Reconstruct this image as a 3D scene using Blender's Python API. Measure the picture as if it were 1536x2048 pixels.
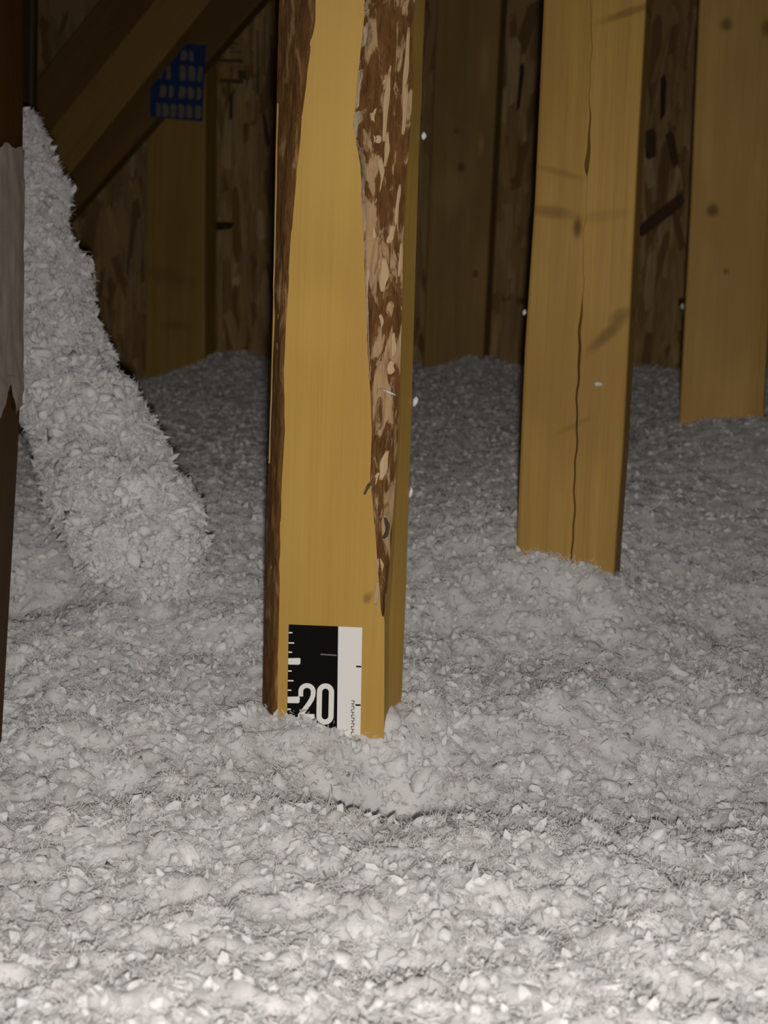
import bpy, bmesh, math, random
import numpy as np
from mathutils import Matrix, Vector, Euler

for o in list(bpy.data.objects):
    bpy.data.objects.remove(o)
S = bpy.context.scene
COL = S.collection
rng = np.random.default_rng(11)
random.seed(5)

# ------------------------------------------------------------------ camera
F = 3000.0                      # focal length in pixels of the 1536x2048 frame
CAM = Vector((0.0, 0.0, 0.748))
PITCH, ROLL = math.radians(6.8), math.radians(1.9)
ROT = Matrix.Rotation(math.radians(90) - PITCH, 3, 'X') @ Matrix.Rotation(ROLL, 3, 'Z')
cd = bpy.data.cameras.new('camera')
cam = bpy.data.objects.new('camera', cd)
COL.objects.link(cam)
cam.matrix_world = Matrix.Translation(CAM) @ ROT.to_4x4()
cd.sensor_fit = 'VERTICAL'
cd.sensor_height = 24.0
cd.lens = 24.0 * F / 2048.0
cd.clip_start = 0.01
cd.dof.use_dof = True
cd.dof.focus_distance = 0.98
cd.dof.aperture_fstop = 9.5
S.camera = cam

# ------------------------------------------------------------------ world and light
w = bpy.data.worlds.new('attic_dark')
S.world = w
w.use_nodes = True
w.node_tree.nodes['Background'].inputs[0].default_value = (0.9, 0.8, 0.75, 1)
w.node_tree.nodes['Background'].inputs[1].default_value = 0.006

ld = bpy.data.lights.new('hand_torch', 'SPOT')      # the lamp held next to the lens
ld.energy = 32.5
ld.color = (1.0, 0.955, 0.89)
ld.shadow_soft_size = 0.006
ld.spot_size = math.radians(96)
ld.spot_blend = 1.0
lo = bpy.data.objects.new('hand_torch', ld)
COL.objects.link(lo)
lo.location = CAM + Vector((0.008, -0.01, -0.020))
tgt = Vector((0.06, 1.0, 0.50))
lo.rotation_euler = (tgt - lo.location).to_track_quat('-Z', 'Y').to_euler()

S.view_settings.view_transform = 'Standard'
S.view_settings.look = 'None'
S.view_settings.exposure = 0.0
S.view_settings.gamma = 1.0
S.view_settings.use_curve_mapping = False
S.cycles.max_bounces = 6
S.cycles.diffuse_bounces = 4


# ------------------------------------------------------------------ pixel -> place
def ray(px, py):
    return ROT @ Vector(((px - 768.0) / F, -(py - 1024.0) / F, -1.0))


def at(px, py, Y):
    d = ray(px, py)
    return CAM + d * (Y / d.y)


class Frame:
    """Upright plane: u to the right along the face, d away from the viewer, z up."""
    def __init__(self, x, y, yaw):
        self.o = Vector((x, y, 0.0))
        self.yaw = math.radians(yaw)
        c, s = math.cos(self.yaw), math.sin(self.yaw)
        self.e = Vector((c, s, 0.0))
        self.b = Vector((-s, c, 0.0))

    def uz(self, px, py, d=0.0):
        r = ray(px, py)
        p0 = self.o + self.b * d
        t = (p0 - CAM).dot(self.b) / r.dot(self.b)
        p = CAM + r * t
        return (p - self.o).dot(self.e), p.z

    def pt(self, u, d, z):
        return self.o + self.e * u + self.b * d + Vector((0, 0, z))


# ------------------------------------------------------------------ numeric noise
def _h(ix, iy, iz, seed):
    n = (ix * 374761393 + iy * 668265263 + iz * 2147483647 + seed * 974634777) & 0xFFFFFFFF
    n = ((n ^ (n >> 13)) * 1274126177) & 0xFFFFFFFF
    n = (n ^ (n >> 16)) & 0xFFFFFFFF
    return n.astype(np.float64) / 4294967295.0


def vnoise(x, y, z=None, seed=0):
    x = np.asarray(x, float); y = np.asarray(y, float)
    z = np.zeros_like(x) if z is None else np.asarray(z, float)
    fx, fy, fz = np.floor(x), np.floor(y), np.floor(z)
    ix, iy, iz = fx.astype(np.int64), fy.astype(np.int64), fz.astype(np.int64)
    tx, ty, tz = x - fx, y - fy, z - fz
    tx = tx * tx * (3 - 2 * tx); ty = ty * ty * (3 - 2 * ty); tz = tz * tz * (3 - 2 * tz)
    r = 0
    for a in (0, 1):
        for b in (0, 1):
            for c in (0, 1):
                wgt = (tx if a else 1 - tx) * (ty if b else 1 - ty) * (tz if c else 1 - tz)
                r = r + wgt * _h(ix + a, iy + b, iz + c, seed)
    return r                                        # 0..1


def worley(x, y, seed=0):
    """distance to the nearest random cell point, 0..~1"""
    fx, fy = np.floor(x).astype(np.int64), np.floor(y).astype(np.int64)
    best = np.full(np.shape(x), 9.0)
    zz = np.zeros_like(fx)
    for a in (-1, 0, 1):
        for b in (-1, 0, 1):
            cx = fx + a + _h(fx + a, fy + b, zz, seed)
            cy = fy + b + _h(fx + a, fy + b, zz, seed + 7)
            best = np.minimum(best, (x - cx) ** 2 + (y - cy) ** 2)
    return np.sqrt(best)


# ------------------------------------------------------------------ materials
def new_mat(name, rough=0.8, spec=0.2):
    m = bpy.data.materials.new(name)
    m.use_nodes = True
    b = m.node_tree.nodes['Principled BSDF']
    b.inputs['Roughness'].default_value = rough
    b.inputs['Specular IOR Level'].default_value = spec
    return m, m.node_tree.nodes, m.node_tree.links, b


def flat(name, col, rough=0.6, spec=0.25):
    m, n, l, b = new_mat(name, rough, spec)
    b.inputs['Base Color'].default_value = (*col, 1)
    return m


def mix(n, l, fac, a, b, mode='MIX'):
    x = n.new('ShaderNodeMix'); x.data_type = 'RGBA'; x.blend_type = mode
    for sock, v in ((x.inputs[0], fac), (x.inputs[6], a), (x.inputs[7], b)):
        if isinstance(v, (int, float)): sock.default_value = v
        elif isinstance(v, tuple): sock.default_value = (*v, 1)
        else: l.new(v, sock)
    return x.outputs[2]


def noise(n, l, vec, scale, detail=3, rough=0.55, xyz=(1, 1, 1), loc=(0, 0, 0), dist=0.0):
    mp = n.new('ShaderNodeMapping')
    mp.inputs['Scale'].default_value = xyz
    mp.inputs['Location'].default_value = loc
    l.new(vec, mp.inputs[0])
    t = n.new('ShaderNodeTexNoise')
    t.inputs['Scale'].default_value = scale
    t.inputs['Detail'].default_value = detail
    t.inputs['Roughness'].default_value = rough
    t.inputs['Distortion'].default_value = dist
    l.new(mp.outputs[0], t.inputs['Vector'])
    return t.outputs['Fac']


def ramp(n, l, fac, lo_, hi_):
    r = n.new('ShaderNodeMapRange')
    r.interpolation_type = 'SMOOTHSTEP'
    r.inputs[1].default_value = lo_; r.inputs[2].default_value = hi_
    l.new(fac, r.inputs[0])
    return r.outputs[0]


def bump(n, l, b, h, strength, dist):
    bp = n.new('ShaderNodeBump')
    bp.inputs['Strength'].default_value = strength
    bp.inputs['Distance'].default_value = dist
    l.new(h, bp.inputs['Height'])
    l.new(bp.outputs[0], b.inputs['Normal'])


def pine(name, base, dark, knots=(), seed=0, grain=0.55, rough=0.62, bands=(), spec=0.22):
    """planed softwood; knots = (u, z, radius_u, radius_z, strength); bands = soft dark streaks, with a tilt"""
    m, n, l, b = new_mat(name, rough, spec)
    tc = n.new('ShaderNodeTexCoord').outputs['Object']
    off = (seed * 3.17, seed * 1.31, seed * 2.71)
    g1 = noise(n, l, tc, 1.0, 4, 0.6, (90, 90, 2.2), off, 0.4)
    g2 = noise(n, l, tc, 1.0, 3, 0.6, (420, 420, 6), off)
    bl = noise(n, l, tc, 1.0, 2, 0.5, (14, 14, 5), off)
    c = mix(n, l, ramp(n, l, g1, 0.35, 0.75), base, tuple(base[i] * (1 - grain) + dark[i] * grain for i in range(3)))
    c = mix(n, l, ramp(n, l, bl, 0.42, 0.72), c, tuple(base[i] * 0.45 + dark[i] * 0.55 for i in range(3)))
    f2 = n.new('ShaderNodeMath'); f2.operation = 'MULTIPLY'; f2.inputs[1].default_value = 0.35
    l.new(ramp(n, l, g2, 0.45, 0.8), f2.inputs[0])
    c = mix(n, l, f2.outputs[0], c, dark)
    for (ku, kz, ru, rz, st, tilt) in [(*k, 0.0) if len(k) == 5 else k for k in list(knots) + list(bands)]:
        mp = n.new('ShaderNodeMapping'); mp.vector_type = 'TEXTURE'
        mp.inputs['Location'].default_value = (ku, 0, kz)
        mp.inputs['Rotation'].default_value = (0, tilt, 0)
        mp.inputs['Scale'].default_value = (ru, 1e4, rz)
        l.new(tc, mp.inputs[0])
        ln = n.new('ShaderNodeVectorMath'); ln.operation = 'LENGTH'
        l.new(mp.outputs[0], ln.inputs[0])
        soft = ramp(n, l, ln.outputs['Value'], 1.25, 0.25)
        mm = n.new('ShaderNodeMath'); mm.operation = 'MULTIPLY'; mm.inputs[1].default_value = st
        l.new(soft, mm.inputs[0])
        if st < 0:                                  # rubbed, paler place
            mm.inputs[1].default_value = -st
            c = mix(n, l, mm.outputs[0], c, (base[0] * 1.45, base[1] * 1.5, base[2] * 1.9))
        else:
            c = mix(n, l, mm.outputs[0], c, (dark[0] * 0.38, dark[1] * 0.33, dark[2] * 0.3))
    l.new(c, b.inputs['Base Color'])
    bump(n, l, b, g2, 0.25, 0.0006)
    return m


def bark_mat(name, lo_, hi_, t0, t1, seed):
    m, n, l, b = new_mat(name, 0.85, 0.15)
    tc = n.new('ShaderNodeTexCoord').outputs['Object']
    a = noise(n, l, tc, 1.0, 4, 0.6, (120, 120, 28), (seed, seed * 2, 0), 0.8)
    f = noise(n, l, tc, 1.0, 4, 0.65, (420, 420, 70), (seed, 0, seed), 0.3)
    c = mix(n, l, ramp(n, l, f, 0.3, 0.7), lo_, tuple(v * 2.0 for v in lo_))
    c = mix(n, l, ramp(n, l, a, t0, t1), c, hi_)
    l.new(c, b.inputs['Base Color'])
    bump(n, l, b, f, 0.8, 0.0015)
    return m


def fluff_mat(name, col, col2):
    m, n, l, b = new_mat(name, 0.95, 0.05)
    tc = n.new('ShaderNodeTexCoord').outputs['Object']
    a = noise(n, l, tc, 260, 3, 0.65, (1, 1, 1), (0, 0, 0), 0.6)
    big = noise(n, l, tc, 22, 3, 0.6)
    c = mix(n, l, ramp(n, l, big, 0.35, 0.7), col, col2)
    l.new(c, b.inputs['Base Color'])
    fine = noise(n, l, tc, 620, 4, 0.7, (1, 1, 1), (3, 1, 2), 1.2)
    ad = n.new('ShaderNodeMath'); ad.operation = 'ADD'
    l.new(a, ad.inputs[0]); l.new(fine, ad.inputs[1])
    bump(n, l, b, ad.outputs[0], 0.45, 0.002)
    b.inputs['Subsurface Weight'].default_value = 0.6
    b.inputs['Subsurface Radius'].default_value = (1.0, 0.9, 0.85)
    b.inputs['Subsurface Scale'].default_value = 0.006
    tr = n.new('ShaderNodeBsdfTranslucent')
    tr.inputs[0].default_value = (*col, 1)
    ms = n.new('ShaderNodeMixShader'); ms.inputs[0].default_value = 0.22
    l.new(b.outputs[0], ms.inputs[1]); l.new(tr.outputs[0], ms.inputs[2])
    l.new(ms.outputs[0], n['Material Output'].inputs[0])
    return m


M_FLUFF = fluff_mat('glass_wool', (0.86, 0.84, 0.84), (0.77, 0.745, 0.745))
M_DUST_SHADE = fluff_mat('wool_dust_shade', (0.50, 0.45, 0.41), (0.36, 0.31, 0.27))
m_, n_, l_, b_ = new_mat('glass_fibre', 0.9, 0.05)
b_.inputs['Base Color'].default_value = (0.86, 0.84, 0.84, 1)
t_ = n_.new('ShaderNodeBsdfTranslucent'); t_.inputs[0].default_value = (0.86, 0.84, 0.84, 1)
s_ = n_.new('ShaderNodeMixShader'); s_.inputs[0].default_value = 0.4
l_.new(b_.outputs[0], s_.inputs[1]); l_.new(t_.outputs[0], s_.inputs[2]); l_.new(s_.outputs[0], n_['Material Output'].inputs[0])
M_FIBRE = m_
WOOD = (0.66, 0.44, 0.145)
WOOD_D = (0.40, 0.22, 0.055)


# ------------------------------------------------------------------ object helpers
def tag(o, label=None, cat=None, group=None, kind=None):
    if label: o['label'] = label
    if cat: o['category'] = cat
    if group: o['group'] = group
    if kind: o['kind'] = kind
    return o


def place(o, fr=None, loc=None, parent=None):
    COL.objects.link(o)
    if parent is not None:
        o.parent = parent
    elif fr is not None:
        o.location = fr.o
        o.rotation_euler = (0, 0, fr.yaw)
    elif loc is not None:
        o.location = loc
    return o


def mesh_obj(name, verts, faces, mat, fr=None, loc=None, parent=None, smooth=False):
    me = bpy.data.meshes.new(name)
    me.from_pydata([tuple(v) for v in verts], [], faces)
    bm = bmesh.new(); bm.from_mesh(me)
    bmesh.ops.recalc_face_normals(bm, faces=bm.faces)
    bm.to_mesh(me); bm.free()
    if smooth:
        me.polygons.foreach_set('use_smooth', np.ones(len(me.polygons), bool))
    me.materials.append(mat)
    return place(bpy.data.objects.new(name, me), fr, loc, parent)


def empty(name, fr=None, loc=None):
    o = bpy.data.objects.new(name, None)
    o.empty_display_size = 0.05
    return place(o, fr, loc)


def loft(rings):
    """rings: list of equal-length closed rings; capped"""
    k = len(rings[0]); v = [p for r in rings for p in r]; f = []
    for i in range(len(rings) - 1):
        for j in range(k):
            a, b = i * k + j, i * k + (j + 1) % k
            f.append((a, b, b + k, a + k))
    f.append(tuple(range(k - 1, -1, -1)))
    f.append(tuple(range((len(rings) - 1) * k, len(rings) * k)))
    return v, f


def strip(rows):
    """rows: list of equal-length open polylines -> sheet"""
    k = len(rows[0]); v = [p for r in rows for p in r]; f = []
    for i in range(len(rows) - 1):
        for j in range(k - 1):
            a = i * k + j
            f.append((a, a + 1, a + 1 + k, a + k))
    return v, f


def board_rings(u0, u1, d0, d1, zs, r=0.002):
    """rounded-edge board section along z; u0/u1 may be functions of z"""
    out = []
    for z in zs:
        a = u0(z) if callable(u0) else u0
        b = u1(z) if callable(u1) else u1
        pr = []
        for (cx, cy, s) in ((a + r, d0 + r, 180), (b - r, d0 + r, 270), (b - r, d1 - r, 0), (a + r, d1 - r, 90)):
            for t in (0, 45, 90):
                an = math.radians(s + t)
                pr.append((cx + r * math.cos(an), cy + r * math.sin(an), z))
        out.append(pr)
    return out


def poly_interp(fr, pts, d):
    """image polyline -> function u(z) on the plane at depth d"""
    q = sorted(((fr.uz(x, y, d)) for x, y in pts), key=lambda p: p[1])
    zs = [p[1] for p in q]; us = [p[0] for p in q]
    return lambda z: float(np.interp(z, zs, us))


def fast_mesh(name, verts, tris, mat, smooth=True):
    me = bpy.data.meshes.new(name)
    nv, nt = len(verts), len(tris)
    me.vertices.add(nv)
    me.vertices.foreach_set('co', np.asarray(verts, np.float32).ravel())
    me.loops.add(nt * 3)
    me.loops.foreach_set('vertex_index', np.asarray(tris, np.int32).ravel())
    me.polygons.add(nt)
    me.polygons.foreach_set('loop_start', np.arange(0, nt * 3, 3, dtype=np.int32))
    me.polygons.foreach_set('use_smooth', np.full(nt, smooth))
    me.update(calc_edges=True)
    me.materials.append(mat)
    return me


# ------------------------------------------------------------------ the wall behind
YAW = -14.0
WALL_Y = 2.52
WALL = Frame(0.0, WALL_Y, YAW)
TOP = 1.75

M_OSB = flat('osb_board', (0.26, 0.165, 0.065), 0.8)


def wall_panel(name, u0, u1, z0, z1, d0, d1, fr, mat):
    v = [(u, d, z) for u in (u0, u1) for d in (d0, d1) for z in (z0, z1)]
    f = [(0, 1, 3, 2), (4, 6, 7, 5), (0, 4, 5, 1), (2, 3, 7, 6), (0, 2, 6, 4), (1, 5, 7, 3)]
    return mesh_obj(name, v, f, mat, fr)


wall = wall_panel('wall_back', -1.6, 1.5, 0.0, TOP, 0.0, 0.012, WALL, M_OSB)
tag(wall, 'strand board sheathing behind the studs', kind='structure')
fl = mesh_obj('floor', [(-1.7, -0.4, -0.02), (1.6, -0.4, -0.02), (1.6, 2.1, -0.02), (-1.7, 2.93, -0.02),
                        (-1.7, -0.4, 0), (1.6, -0.4, 0), (1.6, 2.1, 0), (-1.7, 2.93, 0)],
              [(0, 1, 2, 3), (4, 7, 6, 5), (0, 4, 5, 1), (1, 5, 6, 2), (2, 6, 7, 3), (3, 7, 4, 0)], flat('floor_board', (0.4, 0.36, 0.3)))
tag(fl, 'board under the insulation', kind='structure')

# strands of the board: thin chips pressed on the sheet
m_str, n, l, b = new_mat('osb_strand', 0.75, 0.2)
at_ = n.new('ShaderNodeAttribute'); at_.attribute_name = 'tone'
tc = n.new('ShaderNodeTexCoord').outputs['Object']
g = noise(n, l, tc, 1.0, 3, 0.6, (240, 240, 14))
cc = mix(n, l, ramp(n, l, g, 0.3, 0.75), at_.outputs['Color'], mix(n, l, 0.5, at_.outputs['Color'], (0.08, 0.04, 0.012)))
l.new(cc, b.inputs['Base Color'])


def strands(specs, name, parent):
    V, Fc, T = [], [], []
    for (u, z, ln, wd, an, th, tone) in specs:
        base = len(V)
        hx = [(-.5, -.30), (-.42, .42), (.36, .5), (.5, .22), (.44, -.4), (-.3, -.5)]
        ca, sa = math.cos(an), math.sin(an)
        ring = []
        for (a, c_) in hx:
            a2 = a * ln * random.uniform(.85, 1.1); c2 = c_ * wd * random.uniform(.75, 1.15)
            ring.append((u + c2 * ca - a2 * sa, z + a2 * ca + c2 * sa))
        for (x, zz) in ring: V.append((x, -th, zz))
        for (x, zz) in ring: V.append((x, 0.0005, zz))
        Fc.append(tuple(base + i for i in range(6)))
        T.append(tone)
        for i in range(6):
            j = (i + 1) % 6
            Fc.append((base + i, base + j, base + 6 + j, base + 6 + i)); T.append(tone)
    o = mesh_obj(name, V, Fc, m_str, parent=parent)
    ca = o.data.color_attributes.new('tone', 'FLOAT_COLOR', 'CORNER')
    k = 0
    for p, t in zip(o.data.polygons, T):
        for _ in range(p.loop_total):
            ca.data[k].color = (*t, 1); k += 1
    return o


spec = []
for i in range(3000):
    u = random.uniform(-0.85, 0.8); z = random.uniform(0.45, 1.25)
    t = random.random()
    tone = (0.235, 0.155, 0.068) if t < .45 else (0.19, 0.118, 0.045) if t < .80 else (0.125, 0.07, 0.024) if t < .95 else (0.30, 0.215, 0.115)
    k = random.uniform(.8, 1.2)
    spec.append((u, z, random.uniform(.05, .15), random.uniform(.008, .022), random.gauss(0, .16),
                 random.uniform(.0006, .0026), tuple(c * k * 1.3 for c in tone)))
tag(strands(spec, 'strand', wall), kind='stuff')

DARK = (0.012, 0.008, 0.004)


def wall_chip(px, py, ln_px, w_px, an, tone, name='gap'):
    u, z = WALL.uz(px, py, -0.003)
    s = F / 2500.0
    return (u, z, ln_px / s / 1000.0, w_px / s / 1000.0, an, 0.0033, tone)


# slots and dark strands one can pick out
for k, (px, py, ln, wd, an) in enumerate(((1040, 175, 92, 9, -.05), (1326, 195, 80, 12, .03), (446, 452, 16, 44, 0.0),
                                          (1322, 432, 120, 26, -.87), (1302, 290, 60, 26, .1), (1345, 300, 70, 16, .25),
                                          (462, 212, 60, 9, .0), (532, 262, 70, 9, .18))):
    strands([wall_chip(px, py, ln, wd, an, DARK if k in (0, 1, 2) else (0.05, 0.028, 0.01))], 'dark_strand', wall)
for (px, py, ln, wd, an) in ((520, 450, 70, 18, .12), (455, 290, 110, 26, .02), (1300, 340, 70, 20, .1), (1350, 370, 70, 12, -.2),
                             (1300, 560, 110, 22, .0), (500, 180, 50, 16, -.25), (1025, 140, 130, 26, .02), (265, 320, 90, 14, .0)):
    strands([wall_chip(px, py, ln, wd, an, (0.37, 0.265, 0.135))], 'pale_strand', wall)
# faint mill stamp: rules and blocks printed on the board
m_ink = flat('stamp_ink', (0.075, 0.046, 0.02), 0.9)


def quad_on(fr, d, corners, th=0.0006):
    p = [fr.uz(x, y, d) for x, y in corners]
    v = [(u, d, z) for u, z in p] + [(u, d + th, z) for u, z in p]
    k = len(p)
    f = [tuple(range(k)), tuple(range(2 * k - 1, k - 1, -1))] + [(i, (i + 1) % k, k + (i + 1) % k, k + i) for i in range(k)]
    return v, f


def join(parts):
    V, Fc = [], []
    for v, f in parts:
        o = len(V); V += list(v); Fc += [tuple(i + o for i in q) for q in f]
    return V, Fc


st = []
for (x0, y0, x1, y1) in ((432, 117, 486, 123), (440, 157, 486, 165), (476, 140, 492, 157), (452, 84, 474, 87), (452, 94, 470, 96), (455, 102, 486, 104),
                         (462, 134, 464, 144), (446, 174, 450, 190), (466, 176, 469, 188), (514, 60, 517, 190), (528, 30, 530, 150), (505, 100, 507, 180), (540, 70, 544, 200)):
    st.append(quad_on(WALL, -0.0042, ((x0, y0), (x1, y0 + 2), (x1, y1 + 2), (x0, y1))))
mesh_obj('mill_stamp', *join(st), m_ink, parent=wall)['label'] = 'faint dark printed rules and blocks'

# ------------------------------------------------------------------ studs against the wall
SD = -0.062                                         # front faces of the far studs


def far_stud(lp, rp, knots, label, seed, base, dark, r=0.004, bands=()):
    lf = poly_interp(WALL, lp, SD); rf = poly_interp(WALL, rp, SD)
    zs = np.linspace(0, TOP, 40)
    u0 = WALL.uz(*lp[-1], SD)[0]
    fr = Frame(*WALL.pt(u0, 0, 0)[:2], YAW)
    v, f = loft(board_rings(lambda z: lf(z) - u0, lambda z: rf(z) - u0, SD, -0.0045, zs, r))
    kk = []
    for (px, py, ru, rz, s_) in knots:
        u, z = WALL.uz(px, py, SD); kk.append((u - u0, z, ru, rz, s_))
    bb = []
    for (px, py, ru, rz, s_, t_) in bands:
        u, z = WALL.uz(px, py, SD); bb.append((u - u0, z, ru, rz, s_, t_))
    o = mesh_obj('wall_stud', v, f, pine('pine_far_%d' % seed, base, dark, kk, seed, bands=bb), fr)  # far stud bases darkened to carry the lamp's falloff with distance
    return tag(o, label, 'stud')


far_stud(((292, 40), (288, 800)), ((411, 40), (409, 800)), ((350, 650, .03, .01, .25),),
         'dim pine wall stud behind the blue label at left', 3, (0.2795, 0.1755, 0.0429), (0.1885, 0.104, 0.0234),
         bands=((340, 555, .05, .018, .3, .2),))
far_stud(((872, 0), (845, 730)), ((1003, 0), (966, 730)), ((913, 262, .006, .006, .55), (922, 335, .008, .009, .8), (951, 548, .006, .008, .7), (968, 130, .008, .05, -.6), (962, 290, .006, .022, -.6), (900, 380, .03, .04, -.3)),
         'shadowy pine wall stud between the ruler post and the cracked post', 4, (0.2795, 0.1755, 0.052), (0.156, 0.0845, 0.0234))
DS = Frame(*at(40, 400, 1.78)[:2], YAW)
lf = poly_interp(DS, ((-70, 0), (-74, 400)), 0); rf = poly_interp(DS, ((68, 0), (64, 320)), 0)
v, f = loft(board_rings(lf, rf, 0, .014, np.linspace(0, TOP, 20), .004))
tag(mesh_obj('wall_stud', v, f, pine('pine_far_5', (0.035, 0.019, 0.007), (0.016, 0.008, 0.003), (), 5), DS), 'dark rough stud at the far left edge, shade put into its near-black colour', 'stud')  # dark wood, with its poor lighting put into the near-black base

# ------------------------------------------------------------------ diagonal braces, upper left
def brace(up, lowr, d0, d1, mat, label, fr=WALL):
    """up / lowr: two image points on the upper and lower long edge"""
    a0, a1 = (np.array(fr.uz(*p, d0)) for p in up)
    b0, b1 = (np.array(fr.uz(*p, d0)) for p in lowr)

    def ext(p, q, e0, e1):
        dv = (q - p) / np.linalg.norm(q - p)
        return p - dv * e0, q + dv * e1
    a0, a1 = ext(a0, a1, .30, .10); b0, b1 = ext(b0, b1, .30, .10)
    org = (a1 + b1) / 2
    t = (a0 + b0) / 2 - org
    L = np.linalg.norm(t); ang = math.atan2(t[1], t[0])
    wdt = (np.linalg.norm(a0 - b0) + np.linalg.norm(a1 - b1)) / 2
    rings = board_rings(-wdt / 2, wdt / 2, 0, d1 - d0, np.linspace(0, L, 24), 0.003)
    v, f = loft(rings)
    o = mesh_obj('diagonal_brace', v, f, mat, loc=fr.pt(org[0], d0, org[1]))
    # local z runs along the brace
    o.rotation_euler = (Matrix.Rotation(fr.yaw, 3, 'Z') @ Matrix.Rotation(math.pi / 2 - ang, 3, 'Y')).to_euler()
    return tag(o, label, 'brace', 'diagonal braces across the far studs')


M_BR1 = pine('pine_brace_light', (0.26, 0.1534, 0.039), (0.169, 0.091, 0.0234), (), 8)
M_BR_SHADE = pine('pine_brace_shade', (0.156, 0.0832, 0.0208), (0.104, 0.052, 0.013), (), 9)
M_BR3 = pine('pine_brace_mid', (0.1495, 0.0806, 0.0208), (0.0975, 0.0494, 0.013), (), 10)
brace(((317, 0), (112, 292)), ((414, 0), (106, 338)), -0.150, -0.112, M_BR1,
      'lighter brown diagonal brace, the middle and foremost of the three', WALL)
brace(((219, 0), (69, 182)), ((330, 0), (80, 320)), -0.104, -0.066, M_BR_SHADE,  # added board, its dark colour fills the band of the brace's shadow
      'dark board added for the shadow along the upper edge of the trio', WALL)
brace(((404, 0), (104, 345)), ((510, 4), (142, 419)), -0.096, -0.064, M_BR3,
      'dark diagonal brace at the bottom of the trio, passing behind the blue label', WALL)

# ------------------------------------------------------------------ blue printed label
LBD = -0.099
lab = empty('blue_label', Frame(*WALL.pt(WALL.uz(355, 240, LBD)[0], LBD, 0)[:2], YAW))
u_off = WALL.uz(355, 240, LBD)[0]


def lab_quads(qs, d, th):
    V, Fc = join([quad_on(WALL, d, q, th) for q in qs])
    return [(v[0] - u_off, v[1] - LBD, v[2]) for v in V], Fc


sheet = [(302, 84), (330, 85), (412, 90), (405, 243), (352, 239), (300, 233)]
mesh_obj('sheet', *lab_quads([sheet], LBD, 0.0008), flat('blue_print', (0.010, 0.027, 0.10), 0.6), parent=lab)
qs = []
rr = random.Random(4)
for (y0, y1, xs) in ((206, 233, ((314, 8), (326, 13), (342, 11), (358, 12), (374, 12), (391, 12))),
                     (170, 194, ((320, 12), (338, 9), (358, 13), (377, 12), (394, 9))),
                     (128, 158, ((310, 14), (334, 8), (361, 12), (378, 14), (396, 8))),
                     (98, 118, ((322, 12), (340, 10), (362, 12), (380, 8)))):
    for (x, wd) in xs:
        k = (x - 306) * 0.06
        a = rr.uniform(-2, 2)
        qs.append(((x + a, y0 + k), (x + wd * .6 + a, y0 + k - 1), (x + wd + a, y0 + k + 5), (x + wd - 1, y1 + k - 3), (x + wd * .5, y1 + k), (x - 1, y1 + k - 1)))
mesh_obj('lettering', *lab_quads(qs, LBD - 0.0006, 0.0006), flat('pale_print', (0.145, 0.125, 0.085), 0.7), parent=lab)['label'] = 'pale block lettering in four rows'
tag(lab, 'blue printed label with rows of pale lettering on the left stud', 'label')

# ------------------------------------------------------------------ right post
RP = Frame(*at(1440, 835, 1.70 + .27 * .42)[:2], -16)
lf = poly_interp(RP, ((1398, 0), (1380, 420), (1358, 835)), 0)
rf1 = poly_interp(RP, ((1530, 0), (1508, 420), (1487, 835)), 0)
rf2 = poly_interp(RP, ((1572, 0), (1548, 420), (1526, 835)), .010)
rings = []
for z in np.linspace(0, TOP, 90):
    a, b1, b2 = lf(z), rf1(z), rf2(z)
    rings.append([(a, .002, z), (a + .002, 0, z), (b1 - .003, 0, z), (b1 + .003, .0012, z), (b1 + .6 * (b2 - b1), .0045, z), (b2, .010, z), (b2, .038, z), (a, .038, z)])
kn = [(*RP.uz(1425, 421), .009, .0095, .85), (*RP.uz(1453, 49), .008, .009, .75), (*RP.uz(1452, 543), .004, .005, .6),
      (*RP.uz(1536, 55), .009, .012, .7), (*RP.uz(1545, 440), .006, .012, .5)]
o = mesh_obj('truss_post', *loft(rings), pine('pine_right', (0.4725, 0.2888, 0.0819), (0.30, 0.165, 0.036), kn, 21, 0.4), RP)
tag(o, 'pine post at the right edge with round dark knots', 'post')

# ------------------------------------------------------------------ cracked post
CP = Frame(*at(1130, 1110, 1.27)[:2], -16)
lf = poly_interp(CP, ((1086, 0), (1068, 400), (1048, 700), (1031, 1105)), 0)
rf = poly_interp(CP, ((1293, 0), (1276, 300), (1260, 640), (1246, 900), (1231, 1105)), 0)
ck = poly_interp(CP, ((1183, 0), (1181, 150), (1176, 330), (1168, 470), (1165, 600), (1158, 700), (1152, 900), (1145, 1105)), 0)
zz = [CP.uz(1160, y)[1] for y in (0, 60, 200, 270, 325, 338, 352, 450, 590, 640, 700, 800, 1105, 1300)]
hw = [.0003, .0004, .0004, .0009, .0021, .0018, .0002, .0002, .0003, .0012, .0013, .0008, .0007, .0006]
dp = [.0006, .0008, .001, .006, .012, .010, .0005, .0005, .0008, .008, .010, .008, .008, .006]
order = np.argsort(zz); zz = np.array(zz)[order]; hw = np.array(hw)[order]; dp = np.array(dp)[order]
rings = []
zall = np.concatenate([np.linspace(0, .5, 8), np.linspace(.505, 1.06, 260), np.linspace(1.08, TOP, 12)])
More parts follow.
